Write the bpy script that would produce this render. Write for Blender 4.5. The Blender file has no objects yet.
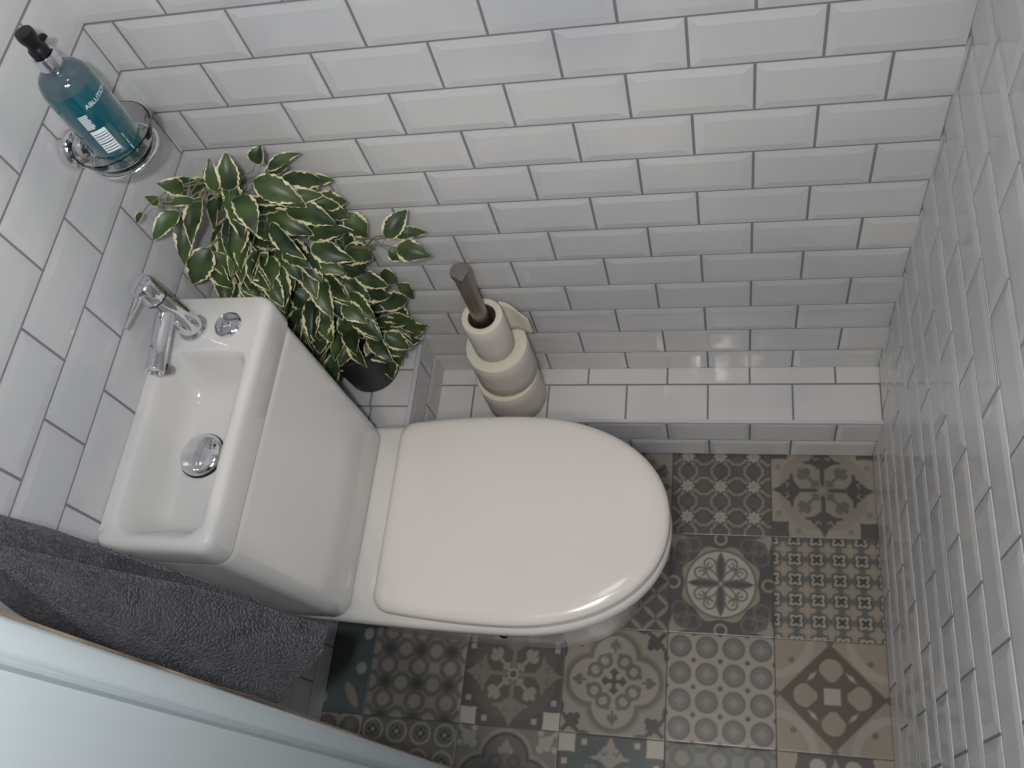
import bpy, math, random
import numpy as np
from mathutils import Vector, Matrix
random.seed(4); rng = np.random.default_rng(4)
scene = bpy.context.scene
C = scene.collection
PI = math.pi

# ------------------------------------------------------------------ camera
cam_d = bpy.data.cameras.new('camera'); cam = bpy.data.objects.new('camera', cam_d); C.objects.link(cam)
Rm = Matrix(((0.97138, 0.00412, 0.2375), (0.10365, 0.89228, -0.43943), (-0.21372, 0.45147, 0.86631)))
cam.matrix_world = Matrix.Translation((0.7841, -0.8456, 1.7530)) @ Rm.to_4x4()
cam_d.sensor_width = 36; cam_d.lens = 36 * 925.46 / 1024; cam_d.clip_start = 0.01; cam_d.clip_end = 50
scene.camera = cam

# ------------------------------------------------------------------ light
w = bpy.data.worlds.new('hall_daylight'); scene.world = w; w.use_nodes = True
w.node_tree.nodes['Background'].inputs[0].default_value = (0.80, 0.90, 1.0, 1)
w.node_tree.nodes['Background'].inputs[1].default_value = 0.34

def area(name, loc, target, size, power, color, shape='DISK'):
    l = bpy.data.lights.new(name, 'AREA'); l.energy = power; l.color = color; l.size = size; l.shape = shape
    o = bpy.data.objects.new(name, l); C.objects.link(o); o.location = loc
    o.rotation_euler = (Vector(target) - Vector(loc)).to_track_quat('-Z', 'Y').to_euler()
    return o
area('ceiling_spot_light', (0.62, -0.42, 2.345), (0.62, -0.42, 0), 0.24, 1.0, (1.0, 0.93, 0.88))
area('hall_fill_light', (0.80, -1.22, 1.98), (0.40, -0.30, 0.6), 0.34, 1.2, (0.93, 0.97, 1.0))  # soft cool light added in the hall
area('phone_torch_light', (0.712, -0.840, 1.810), (-0.30, -0.42, 1.15), 0.045, 7.4, (0.95, 0.99, 1.0))
for i, (x, y) in enumerate(((0.62, -1.18), (0.72, -1.26), (0.84, -1.20), (0.74, -1.10))):
    area('hall_lamp_light', (x, y, 2.30), (0.5, -0.4, 0.6), 0.03, 2.2, (1.0, 0.84, 0.66))

scene.view_settings.view_transform = 'Standard'
scene.view_settings.look = 'None'
scene.view_settings.exposure = 0.0
scene.view_settings.gamma = 1.0
scene.view_settings.use_curve_mapping = False

# ------------------------------------------------------------------ helpers
def lin(r, g, b):
    f = lambda c: (c / 255 / 12.92) if c / 255 <= 0.04045 else ((c / 255 + 0.055) / 1.055) ** 2.4
    return (f(r), f(g), f(b), 1)

def mat(name, col, rough=0.5, metal=0.0, coat=0.0, spec=0.5, trans=0.0, ior=1.45, sheen=0.0, bump=None):
    m = bpy.data.materials.new(name); m.use_nodes = True
    nt = m.node_tree; b = nt.nodes['Principled BSDF']
    b.inputs['Base Color'].default_value = col
    b.inputs['Roughness'].default_value = rough
    b.inputs['Metallic'].default_value = metal
    b.inputs['Coat Weight'].default_value = coat
    b.inputs['Coat Roughness'].default_value = 0.04
    b.inputs['Specular IOR Level'].default_value = spec
    b.inputs['Transmission Weight'].default_value = trans
    b.inputs['IOR'].default_value = ior
    b.inputs['Sheen Weight'].default_value = sheen
    if bump:
        scale, strength, dist = bump
        tc = nt.nodes.new('ShaderNodeTexCoord'); n = nt.nodes.new('ShaderNodeTexNoise'); bp = nt.nodes.new('ShaderNodeBump')
        n.inputs['Scale'].default_value = scale; n.inputs['Detail'].default_value = 3
        bp.inputs['Strength'].default_value = strength; bp.inputs['Distance'].default_value = dist
        nt.links.new(tc.outputs['Object'], n.inputs['Vector']); nt.links.new(n.outputs['Fac'], bp.inputs['Height'])
        nt.links.new(bp.outputs['Normal'], b.inputs['Normal'])
    return m

def noisy(m, c1, c2, scale, detail=4, lo=0.4, hi=0.6):
    nt = m.node_tree; b = nt.nodes['Principled BSDF']
    tc = nt.nodes.new('ShaderNodeTexCoord'); n = nt.nodes.new('ShaderNodeTexNoise'); r = nt.nodes.new('ShaderNodeValToRGB')
    n.inputs['Scale'].default_value = scale; n.inputs['Detail'].default_value = detail
    r.color_ramp.elements[0].position = lo; r.color_ramp.elements[1].position = hi
    r.color_ramp.elements[0].color = c1; r.color_ramp.elements[1].color = c2
    nt.links.new(tc.outputs['Object'], n.inputs['Vector']); nt.links.new(n.outputs['Fac'], r.inputs['Fac'])
    nt.links.new(r.outputs['Color'], b.inputs['Base Color'])
    return m

M = {}
M['tile'] = mat('white_glazed_tile', lin(205, 205, 207), 0.06, bump=(9, 0.10, 0.004))
noisy(M['tile'], lin(200, 200, 203), lin(212, 211, 211), 3.0)
M['grout'] = mat('grey_grout', lin(132, 131, 135), 0.85, bump=(400, 0.3, 0.001))
M['edge'] = mat('white_edge_strip', lin(200, 198, 205), 0.25)
M['ceramic'] = mat('white_ceramic', lin(213, 210, 208), 0.10, coat=0.6)
M['lid'] = mat('white_lid_plastic', lin(212, 206, 202), 0.16, coat=0.3)
M['rubber'] = mat('grey_gap', lin(120, 118, 118), 0.6)
M['chrome'] = mat('chrome', (0.78, 0.78, 0.80, 1), 0.07, 1.0)
M['steel'] = mat('brushed_steel', lin(172, 160, 152), 0.42, 1.0)
M['steel2'] = mat('brushed_steel_cap', lin(165, 158, 152), 0.35, 1.0)
M['paper'] = mat('toilet_paper', lin(214, 207, 200), 0.95, bump=(220, 0.5, 0.001))
M['paper_end'] = mat('toilet_paper_end', lin(216, 212, 196), 0.95, bump=(300, 0.4, 0.001))
M['card'] = mat('cardboard_core', lin(92, 78, 70), 0.9)
M['pot'] = mat('black_plastic_pot', lin(38, 38, 42), 0.45)
M['soil'] = mat('dark_soil', lin(40, 32, 26), 0.95, bump=(150, 0.8, 0.004))
M['stem'] = mat('brown_stem', lin(104, 92, 72), 0.8)
M['twig'] = mat('green_twig', lin(112, 116, 84), 0.7)
M['plastic_black'] = mat('black_pump_plastic', lin(20, 18, 24), 0.3)
M['ink'] = mat('white_print', lin(225, 232, 238), 0.5)
M['bars'] = mat('dark_print', lin(30, 40, 60), 0.5)
M['paint'] = mat('white_gloss_paint', lin(160, 168, 172), 0.32, bump=(25, 0.08, 0.003))
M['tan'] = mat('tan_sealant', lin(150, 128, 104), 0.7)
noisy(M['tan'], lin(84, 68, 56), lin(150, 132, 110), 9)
M['ceiling'] = mat('ceiling_paint', lin(225, 225, 222), 0.9)
M['lamp'] = mat('lamp_white', lin(230, 230, 230), 0.4)
M['dark'] = mat('dark_gap', lin(25, 25, 28), 0.6)
M['glass'] = mat('clear_glass', (0.97, 0.985, 0.98, 1), 0.02, trans=1.0, ior=1.30)

def leaf_mat():
    m = mat('variegated_leaf', lin(50, 74, 48), 0.42); nt = m.node_tree; b = nt.nodes['Principled BSDF']
    uv = nt.nodes.new('ShaderNodeUVMap'); sep = nt.nodes.new('ShaderNodeSeparateXYZ')
    tc = nt.nodes.new('ShaderNodeTexCoord'); n1 = nt.nodes.new('ShaderNodeTexNoise'); n1.inputs['Scale'].default_value = 70; n1.inputs['Detail'].default_value = 3
    n2 = nt.nodes.new('ShaderNodeTexNoise'); n2.inputs['Scale'].default_value = 25
    # edge distance: 1 at the rim, with a noisy threshold
    add = nt.nodes.new('ShaderNodeMath'); add.operation = 'MULTIPLY_ADD'; add.inputs[1].default_value = 1.0; add.inputs[2].default_value = -0.48
    s = nt.nodes.new('ShaderNodeMath'); s.operation = 'ADD'
    ramp = nt.nodes.new('ShaderNodeValToRGB'); ramp.color_ramp.elements[0].position = 0.85; ramp.color_ramp.elements[1].position = 0.89
    g = nt.nodes.new('ShaderNodeValToRGB'); g.color_ramp.elements[0].color = lin(28, 46, 32); g.color_ramp.elements[1].color = lin(74, 94, 52)
    g.color_ramp.elements[0].position = 0.35; g.color_ramp.elements[1].position = 0.7
    mix = nt.nodes.new('ShaderNodeMix'); mix.data_type = 'RGBA'
    L = nt.links
    L.new(uv.outputs['UV'], sep.inputs[0]); L.new(tc.outputs['Object'], n1.inputs['Vector']); L.new(tc.outputs['Object'], n2.inputs['Vector'])
    L.new(n1.outputs['Fac'], add.inputs[0]); L.new(sep.outputs['X'], s.inputs[0]); L.new(add.outputs[0], s.inputs[1])
    L.new(s.outputs[0], ramp.inputs['Fac']); L.new(n2.outputs['Fac'], g.inputs['Fac'])
    L.new(ramp.outputs['Color'], mix.inputs['Factor']); L.new(g.outputs['Color'], mix.inputs['A'])
    mix.inputs['B'].default_value = lin(214, 208, 166)
    L.new(mix.outputs['Result'], b.inputs['Base Color'])
    return m
M['leaf'] = leaf_mat()

def towel_mat():
    m = mat('charcoal_terry', lin(62, 62, 72), 1.0, sheen=0.35, spec=0.1); nt = m.node_tree; b = nt.nodes['Principled BSDF']
    tc = nt.nodes.new('ShaderNodeTexCoord'); v = nt.nodes.new('ShaderNodeTexVoronoi'); v.inputs['Scale'].default_value = 330
    n = nt.nodes.new('ShaderNodeTexNoise'); n.inputs['Scale'].default_value = 45; n.inputs['Detail'].default_value = 4
    bp = nt.nodes.new('ShaderNodeBump'); bp.inputs['Strength'].default_value = 1.0; bp.inputs['Distance'].default_value = 0.003
    r = nt.nodes.new('ShaderNodeValToRGB'); r.color_ramp.elements[0].color = lin(46, 46, 54); r.color_ramp.elements[1].color = lin(68, 67, 73)
    r.color_ramp.elements[0].position = 0.3; r.color_ramp.elements[1].position = 0.7
    nt.links.new(tc.outputs['Object'], v.inputs['Vector']); nt.links.new(tc.outputs['Object'], n.inputs['Vector'])
    nt.links.new(v.outputs['Distance'], bp.inputs['Height']); nt.links.new(bp.outputs['Normal'], b.inputs['Normal'])
    nt.links.new(n.outputs['Fac'], r.inputs['Fac']); nt.links.new(r.outputs['Color'], b.inputs['Base Color'])
    return m
M['towel'] = towel_mat()

def liquid_mat():
    m = mat('teal_gel_bottle', lin(10, 84, 96), 0.08, coat=1.0, spec=0.6)
    return m
M['teal'] = liquid_mat()
M['bottle_air'] = mat('bottle_shoulder_plastic', lin(62, 82, 92), 0.10, coat=1.0)

class MB:
    def __init__(s): s.v = []; s.f = []; s.mi = []; s.uv = None
    def add(s, vs, fs, mi=0):
        o = len(s.v); s.v += [tuple(p) for p in vs]; s.f += [tuple(i + o for i in f) for f in fs]; s.mi += [mi] * len(fs)
    def box(s, x0, x1, y0, y1, z0, z1, mi=0):
        s.add([(x0, y0, z0), (x1, y0, z0), (x1, y1, z0), (x0, y1, z0), (x0, y0, z1), (x1, y0, z1), (x1, y1, z1), (x0, y1, z1)],
              [(3, 2, 1, 0), (4, 5, 6, 7), (0, 1, 5, 4), (1, 2, 6, 5), (2, 3, 7, 6), (3, 0, 4, 7)], mi)
    def loft(s, rings, cap0=True, cap1=True, mi=0, closed=True):
        n = len(rings[0]); vs = [p for r in rings for p in r]; fs = []
        for i in range(len(rings) - 1):
            for j in range(n if closed else n - 1):
                k = (j + 1) % n
                fs.append((i * n + j, i * n + k, (i + 1) * n + k, (i + 1) * n + j))
        if cap0: fs.append(tuple(range(n - 1, -1, -1)))
        if cap1: fs.append(tuple((len(rings) - 1) * n + j for j in range(n)))
        s.add(vs, fs, mi)
    def lathe(s, prof, c=(0, 0, 0), axis=(0, 0, 1), n=32, cap0=True, cap1=True, mi=0, sx=1, sy=1):
        a = Vector(axis).normalized(); u = a.orthogonal().normalized(); v = a.cross(u); c = Vector(c)
        rings = [[tuple(c + a * h + (u * math.cos(2 * PI * k / n) + v * math.sin(2 * PI * k / n)) * r) for k in range(n)] for r, h in prof]
        s.loft(rings, cap0, cap1, mi)
    def tube(s, pts, r, n=10, mi=0, caps=True):
        pts = [Vector(p) for p in pts]; rs = r if isinstance(r, (list, tuple)) else [r] * len(pts)
        rings = []; u = None
        for i, p in enumerate(pts):
            t = (pts[min(i + 1, len(pts) - 1)] - pts[max(i - 1, 0)]).normalized()
            if u is None: u = t.orthogonal().normalized()
            else: u = (u - t * u.dot(t)).normalized()
            v = t.cross(u)
            rings.append([tuple(p + (u * math.cos(2 * PI * k / n) + v * math.sin(2 * PI * k / n)) * rs[i]) for k in range(n)])
        s.loft(rings, caps, caps, mi)
    def build(s, name, mats, parent=None, smooth=True, angle=40, fix=True):
        me = bpy.data.meshes.new(name); me.from_pydata(s.v, [], s.f); me.update()
        for m in (mats if isinstance(mats, (list, tuple)) else [mats]): me.materials.append(m)
        me.polygons.foreach_set('material_index', s.mi)
        if fix:
            import bmesh
            bm = bmesh.new(); bm.from_mesh(me); bmesh.ops.recalc_face_normals(bm, faces=bm.faces)
            if smooth:
                lim = math.radians(angle)
                for e in bm.edges:
                    if len(e.link_faces) == 2 and e.calc_face_angle(0) > lim: e.smooth = False
            bm.to_mesh(me); bm.free()
        me.polygons.foreach_set('use_smooth', [smooth] * len(me.polygons)); me.update()
        o = bpy.data.objects.new(name, me); C.objects.link(o)
        if parent: o.parent = parent; o.matrix_parent_inverse = parent_inv(parent)
        return o

def parent_inv(p):
    if p.parent: return Matrix.Identity(4)
    m = Matrix.Identity(4); q = p
    while q: m = Matrix.Translation(q.location) @ m if q.parent is None else m; q = q.parent
    return m.inverted()

def tag(o, label=None, cat=None, group=None, kind=None):
    if label: o['label'] = label
    if cat: o['category'] = cat
    if group: o['group'] = group
    if kind: o['kind'] = kind
    return o
def thing(name, loc, label, cat, group=None):
    o = bpy.data.objects.new(name, None); C.objects.link(o); o.location = loc; o.empty_display_size = 0.05
    return tag(o, label, cat, group)
def structure(o, label): return tag(o, label, 'structure', kind='structure') if False else tag(o, label, 'room surface', kind='structure')

# ------------------------------------------------------------------ tiled surfaces
PW, PH, GAP = 0.153, 0.078, 0.0038
B = [0.1536] + [0.2178 + 0.07797 * k for k in range(0, 30)]       # course heights
def clip(poly, u0, u1, v0, v1):
    for ax, lim, sg in ((0, u0, 1), (0, u1, -1), (1, v0, 1), (1, v1, -1)):
        out = []
        for i in range(len(poly)):
            a, b = poly[i - 1], poly[i]
            da, db = (a[ax] - lim) * sg, (b[ax] - lim) * sg
            if (da >= 0) != (db >= 0):
                t = da / (da - db); out.append(tuple(a[k] + (b[k] - a[k]) * t for k in range(3)))
            if db >= 0: out.append(b)
        poly = out
        if len(poly) < 3: return []
    return poly
def tile_field(mb, org, U, V, N, region, rows, bevel=0.012, rise=0.0015, lip=0.0010, pitch=PW, jit=0.0, flat=False):
    """rows: (v0, v1, joint offset).  U/V/N frame; tiles stand lip proud of the grout, glaze bevelled up by rise"""
    org, U, V, N = map(Vector, (org, U, V, N)); u0, u1, v0, v1 = region
    g = GAP / 2
    def P(p): return tuple(org + U * p[0] + V * p[1] + N * p[2])
    for (a, b, off) in rows:
        if b < v0 or a > v1: continue
        i = math.floor((u0 - off) / pitch) - 1
        full_v0, full_v1 = a, b
        if b - a < PH * 0.9:                              # cut course: bevel only on the uncut (upper) side
            full_v0 = b - PH
        while off + i * pitch < u1:
            tu0, tu1 = off + i * pitch + g, off + (i + 1) * pitch - g; i += 1
            tv0, tv1 = full_v0 + g, full_v1 - g
            cu0, cu1, cv0, cv1 = max(tu0, u0 + .001), min(tu1, u1 - .001), max(a + g, v0), min(b - g, v1)
            if cu1 - cu0 < 0.004 or cv1 - cv0 < 0.004: continue
            w_ = 0 if flat else bevel; h = lip + (0 if flat else rise)
            j = [rng.normal() * jit for _ in range(2)]
            H = lambda u, v, hh: (u, v, hh + j[0] * (u - tu0) + j[1] * (v - tv0))
            if flat: polys = [[H(tu0, tv0, lip), H(tu1, tv0, lip), H(tu1, tv1, lip), H(tu0, tv1, lip)]]
            else:
                o_ = [H(tu0, tv0, lip), H(tu1, tv0, lip), H(tu1, tv1, lip), H(tu0, tv1, lip)]
                n_ = [H(tu0 + w_, tv0 + w_, h), H(tu1 - w_, tv0 + w_, h), H(tu1 - w_, tv1 - w_, h), H(tu0 + w_, tv1 - w_, h)]
                polys = [n_] + [[o_[k], o_[(k + 1) % 4], n_[(k + 1) % 4], n_[k]] for k in range(4)]
            for pl in polys:
                q = clip(pl, cu0, cu1, cv0, cv1)
                if len(q) >= 3: mb.add([P(p) for p in q], [tuple(range(len(q)))], 0)
            c4 = [(cu0, cv0), (cu1, cv0), (cu1, cv1), (cu0, cv1)]
            for k in range(4):
                p, q = c4[k], c4[(k + 1) % 4]
                mb.add([P((p[0], p[1], -.0006)), P((q[0], q[1], -.0006)), P((q[0], q[1], lip)), P((p[0], p[1], lip))], [(0, 1, 2, 3)], 0)

W, YF, ZC = 1.0355, -0.763, 2.36
def rows_from(bs, par, o_int, o_half):
    return [(bs[k], bs[k + 1], o_int if k % 2 == par else o_half) for k in range(len(bs) - 1)]
# wall_back: y = 0
mb = MB(); mb.box(-0.06, W + 0.06, 0.0, 0.06, -0.05, ZC, 1)
x0 = 0.0366
tile_field(mb, (0, 0, 0), (1, 0, 0), (0, 0, 1), (0, -1, 0), (0, W, B[0], ZC), rows_from(B, 0, -x0, -x0 + PW / 2), jit=0.0015)
structure(mb.build('wall_back', [M['tile'], M['grout']], smooth=False, fix=False), 'long wall of bevelled white metro tiles behind the plant and toilet rolls')
# wall_left: x = 0
Bl = [B[1] - PH * 3 + .0001, B[1] - PH * 2, B[1] - PH] + B[1:]
Bl[0] = 0.0
Bl = [0.0, 0.0618, 0.1398] + B[1:]
mb = MB(); mb.box(-0.06, 0.0, -0.95, 0.0, -0.05, ZC, 1)
# course k of B -> index k+2 of Bl
rl = []
for k in range(len(Bl) - 1):
    kb = k - 2
    rl.append((Bl[k], Bl[k + 1], 0.0069 if kb % 2 == 1 else 0.0069 + PW / 2))
tile_field(mb, (0, 0, 0), (0, -1, 0), (0, 0, 1), (1, 0, 0), (0, -YF, 0, ZC), rl, jit=0.001, rise=0.0009)
structure(mb.build('wall_left', [M['tile'], M['grout']], smooth=False, fix=False), 'tiled wall behind the cistern and soap dish')
# wall_right: x = W
mb = MB(); mb.box(W, W + 0.06, -1.0, 0.0, -0.05, ZC, 1)
zo = 0.015; Br = [0.0] + [0.2178 + zo - 0.07797 * 2, 0.2178 + zo - 0.07797] + [b + zo for b in B[1:]]
rr_ = []
for k in range(len(Br) - 1):
    kb = k - 2
    rr_.append((Br[k], Br[k + 1], 0.090 if kb % 2 == 0 else 0.090 - 0.077))
tile_field(mb, (W, 0, 0), (0, -1, 0), (0, 0, 1), (-1, 0, 0), (0, 0.96, 0, ZC), rr_, jit=0.0015)
structure(mb.build('wall_right', [M['tile'], M['grout']], smooth=False, fix=False), 'tiled wall opposite the cistern, seen at a grazing angle')
# wall_front: behind the towel, with the doorway to its right
JX = 0.400
mb = MB(); mb.box(0.0, JX - 0.018, -1.0, YF, -0.05, ZC, 1)
tile_field(mb, (0, YF, 0), (1, 0, 0), (0, 0, 1), (0, 1, 0), (0, JX - 0.02, 0, ZC), rows_from(Bl, 0, 0.05, 0.05 + PW / 2), jit=0.0015)
mb.box(JX - 0.018, W, -1.0, YF, 2.08, ZC, 1)
structure(mb.build('wall_front', [M['tile'], M['grout']], smooth=False, fix=False), 'tiled wall beside the doorway where the towel hangs')
mb = MB(); mb.box(-0.06, W + 0.06, -1.0, 0.06, ZC, ZC + 0.05)
structure(mb.build('ceiling', M['ceiling'], smooth=False), 'plain white ceiling')

# door lining (white painted jamb with a grooved stop)
mb = MB()
def prism(mb, pts, z0, z1, mi=0):
    n = len(pts); mb.add([(x, y, z0) for x, y in pts] + [(x, y, z1) for x, y in pts],
                         [tuple(range(n - 1, -1, -1)), tuple(range(n, 2 * n))] + [(i, (i + 1) % n, n + (i + 1) % n, n + i) for i in range(n)], mi)
prism(mb, [(JX - .018, YF - .003), (JX - .003, YF - .003), (JX - .0008, YF - .0042), (JX, YF - .0065), (JX, YF - .0185), (JX - .0015, YF - .0205), (JX - .0045, YF - .0225),
           (JX - .0045, YF - .0262), (JX - .001, YF - .0285), (JX + .002, YF - .0300), (JX + .002, -1.0), (JX - .018, -1.0)], 0.0, 2.08)
tr = mb.build('trim_1', M['paint'], smooth=True, angle=50); structure(tr, 'white painted door lining with a shallow groove, nearest the camera')
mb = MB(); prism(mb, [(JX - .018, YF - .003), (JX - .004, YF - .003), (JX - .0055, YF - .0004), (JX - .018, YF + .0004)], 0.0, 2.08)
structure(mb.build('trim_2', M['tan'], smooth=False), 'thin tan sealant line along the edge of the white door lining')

# low tiled ledge and boxing behind the cistern
LZ, LY, BZ, BX, BY = 0.1536, -0.1148, 0.2958, 0.1970, -0.236
mb = MB(); mb.box(BX, W, LY, 0, -0.02, LZ, 1)
tile_field(mb, (0, 0, LZ), (1, 0, 0), (0, 1, 0), (0, 0, 1), (BX, W, LY + .004, 0), [(LY + .001, -0.0374, -x0), (-0.0374, 0.0, -x0 + PW / 2)], flat=True)
tile_field(mb, (0, LY, 0), (1, 0, 0), (0, 0, 1), (0, -1, 0), (BX, W, 0, LZ - .005), [(0.0, 0.0704, -x0), (0.0704, LZ - .002, -x0 + PW / 2)], bevel=0.008, rise=.002)
led = structure(mb.build('trim_3', [M['tile'], M['grout']], smooth=False, fix=False), 'low tiled ledge carrying the toilet roll stand')
mb = MB(); mb.box(BX + .001, W - .001, LY - .0032, LY + .0035, LZ - .0045, LZ + .0028)
mb.build('edge_strip', M['edge'], led, smooth=False)
mb = MB(); mb.box(0.0, BX, BY, 0, -0.02, BZ, 1)
tile_field(mb, (0, 0, BZ), (1, 0, 0), (0, 1, 0), (0, 0, 1), (0, BX - .005, BY, 0), [(-.28, -0.1520, 0.12 - PW), (-0.1520, -0.0760, 0.1165 - PW), (-0.076, 0.0, 0.04 - PW)], flat=True)
tile_field(mb, (BX, 0, 0), (0, -1, 0), (0, 0, 1), (1, 0, 0), (0, -BY, LZ, BZ - .006), [(LZ, B[1], 0.11), (B[1], BZ - .002, 0.052)], bevel=0.010, rise=.002)
blk = structure(mb.build('trim_4', [M['tile'], M['grout']], smooth=False, fix=False), 'raised tiled boxing carrying the plant pot')
mb = MB(); mb.box(BX - .0045, BX + .0032, BY, -.0005, BZ - .005, BZ + .0028)
mb.build('edge_strip', M['edge'], blk, smooth=False)

# ------------------------------------------------------------------ patterned floor
S = lambda e, w_=0.006: np.clip(0.5 - e / w_ * 0.5, 0, 1)        # soft inside of a signed distance
def col(*c): return np.array(lin(*c)[:3])
LT, MD, DK, BG, TN = col(170, 165, 157), col(118, 115, 112), col(84, 83, 82), col(146, 140, 131), col(154, 144, 131)
def over(im, m, c): return im * (1 - m[..., None]) + np.asarray(c) * m[..., None]
def circ(x, y, cx, cy, r): return np.hypot(x - cx, y - cy) - r
def ell(x, y, cx, cy, a, b): return (np.hypot((x - cx) / a, (y - cy) / b) - 1) * min(a, b)
def seg(x, y, ax, ay, bx, by, r):
    dx, dy = bx - ax, by - ay; t = np.clip(((x - ax) * dx + (y - ay) * dy) / (dx * dx + dy * dy), 0, 1)
    return np.hypot(x - ax - t * dx, y - ay - t * dy) - r
def ring(x, y, cx, cy, r, t): return np.abs(np.hypot(x - cx, y - cy) - r) - t
def rotc(x, y, a): c, s = math.cos(a), math.sin(a); return x * c + y * s, -x * s + y * c
def kite(x, y, cx, cy, a, b): return (np.abs(x - cx) / a + np.abs(y - cy) / b - 1) * min(a, b) * .7
def mn(*a):
    r = a[0]
    for b in a[1:]: r = np.minimum(r, b)
    return r
def fleur(x, y, s=1.0):
    ay = np.abs(y)
    return mn(seg(x, y, .07, 0, .34 * s, 0, .021), kite(x, y, .395 * s, 0, .10 * s, .05 * s), kite(x, ay, .285 * s, .03 * s, .06 * s, .075 * s),
              kite(x, ay, .315 * s, .095 * s, .05 * s, .035 * s), ell(x, ay, .30 * s, .13 * s, .018 * s, .05 * s), kite(x, ay, .37 * s, .055 * s, .035 * s, .028 * s))
def smallfleur(x, y):
    ay = np.abs(y)
    return mn(seg(x, y, .07, 0, .24, 0, .016), kite(x, ay, .10, .02, .03, .035), ell(x, y, .285, 0, .045, .028), ell(x, ay, .255, .048, .04, .026), ell(x, ay, .235, .028, .03, .03))
def p_cross(x, y, bg, circle, cr, dg, sq, corner):
    im = np.ones(x.shape + (3,)) * bg
    ph = np.arctan2(y, x); r = np.hypot(x, y)
    im = over(im, S(r - .445 + .02 * np.abs(np.cos(2 * ph)) ** 6), circle)
    im = over(im, S(r - .31 + .03 * np.cos(8 * ph)), circle * .88 + bg * .12)
    for k in range(4):
        a, b = rotc(x, y, PI / 4 + k * PI / 2); im = over(im, S(smallfleur(a, b)), dg)
    for k in range(4):
        a, b = rotc(x, y, k * PI / 2); im = over(im, S(fleur(a, b)), cr)
    im = over(im, S(ring(x, y, 0, 0, .045, .010)), sq)
    ax_, ay_ = np.abs(x), np.abs(y)
    for (u, v) in ((.43, .25), (.25, .43)): im = over(im, S(np.maximum(np.abs(ax_ - u), np.abs(ay_ - v)) - .026), sq)
    c = np.maximum(.335 - ax_ + .9 * (.41 - ay_) * (ay_ - .41) + .004, .335 - ay_ + .9 * (.41 - ax_) * (ax_ - .41) + .004); im = over(im, S(c), corner)
    return im
def p_chain(x, y, bg, br, blob, line, star, p=1 / 3, ox=.0, oy=.0):
    u = (x + .5 - ox) / p; v = (y + .5 - oy) / p
    im = np.ones(x.shape + (3,)) * bg
    for (cx, cy, rot) in ((0, 0, 0), (.5, .5, 1)):
        a = (u - cx + .5) % 1 - .5; b = (v - cy + .5) % 1 - .5
        if rot: a, b = b, a
        aa, bb = np.abs(a), np.abs(b)
        oct_ = np.maximum(np.maximum(aa, bb), (aa + bb) * .72)
        im = over(im, S(oct_ - .335, .03), line)
        im = over(im, S(np.maximum(oct_ - .31, .12 - aa), .03), br)
        im = over(im, S(np.hypot(aa - .13, bb - .255) - .06, .03), br)
        im = over(im, S(np.maximum(aa, np.maximum(bb, (aa + bb) * .70)) - .225, .03), line)
        im = over(im, S(np.maximum(aa, np.maximum(bb, (aa + bb) * .72)) - .195, .03), blob)
    a = u % 1 - .5 + 0; a = (u + .5) % 1 - .5; b = v % 1 - .5
    ph = np.arctan2(b, a); r = np.hypot(a, b)
    im = over(im, S(r - .215 - .03 * np.cos(8 * ph), .03), line)
    im = over(im, S(r - .185 - .03 * np.cos(8 * ph), .03), star)
    im = over(im, S(r - .06, .03), star * .8)
    return im
def p_medal(x, y):
    ph = np.arctan2(y, x); r = np.hypot(x, y); ax_, ay_ = np.abs(x), np.abs(y)
    im = np.ones(x.shape + (3,)) * (DK * 1.05)
    for (a, b, rr) in ((.39, .27, .075), (.27, .39, .075), (.36, .36, .06)): im = over(im, S(ring(ax_, ay_, a, b, rr, .012)) * .5, MD)
    for k in range(4):
        a, b = rotc(x, y, k * PI / 2); im = over(im, S(ring(a, b, .455, 0, .055, .011)), BG); im = over(im, S(circ(a, b, .455, 0, .04)), DK)
    im = over(im, S(kite(ax_, ay_, .46, .46, .13, .05), .01), BG); im = over(im, S(kite(ax_, ay_, .46, .46, .05, .13), .01), BG)
    im = over(im, S(r - .375 - .022 * np.cos(8 * ph + PI)), TN * .85)
    im = over(im, S(r - .345), MD * .75); im = over(im, S(r - .325), LT)
    for k in range(4):
        a, b = rotc(x, y, k * PI / 2)
        im = over(im, S(np.hypot(a - .165, np.abs(b) + .225) - .274, .008), MD * .72)
        im = over(im, S(np.hypot(a - .165, np.abs(b) + .43) - .454, .008), DK)
        a, b = rotc(x, y, PI / 4 + k * PI / 2); bb = np.abs(b)
        l1 = np.hypot(a - .115, bb + .10) - .142
        im = over(im, S(l1), MD * .7); im = over(im, S(np.hypot(a - .115, bb + .10) - .127), LT)
        im = over(im, S(np.maximum(ring(a, bb, .215, .065, .055, .0085), -(a - .17) - .05 * 0)), MD * .7)
        im = over(im, S(np.maximum(ring(a, bb, .205, .058, .025, .007), (bb - .075))), MD * .7)
    return im
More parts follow.
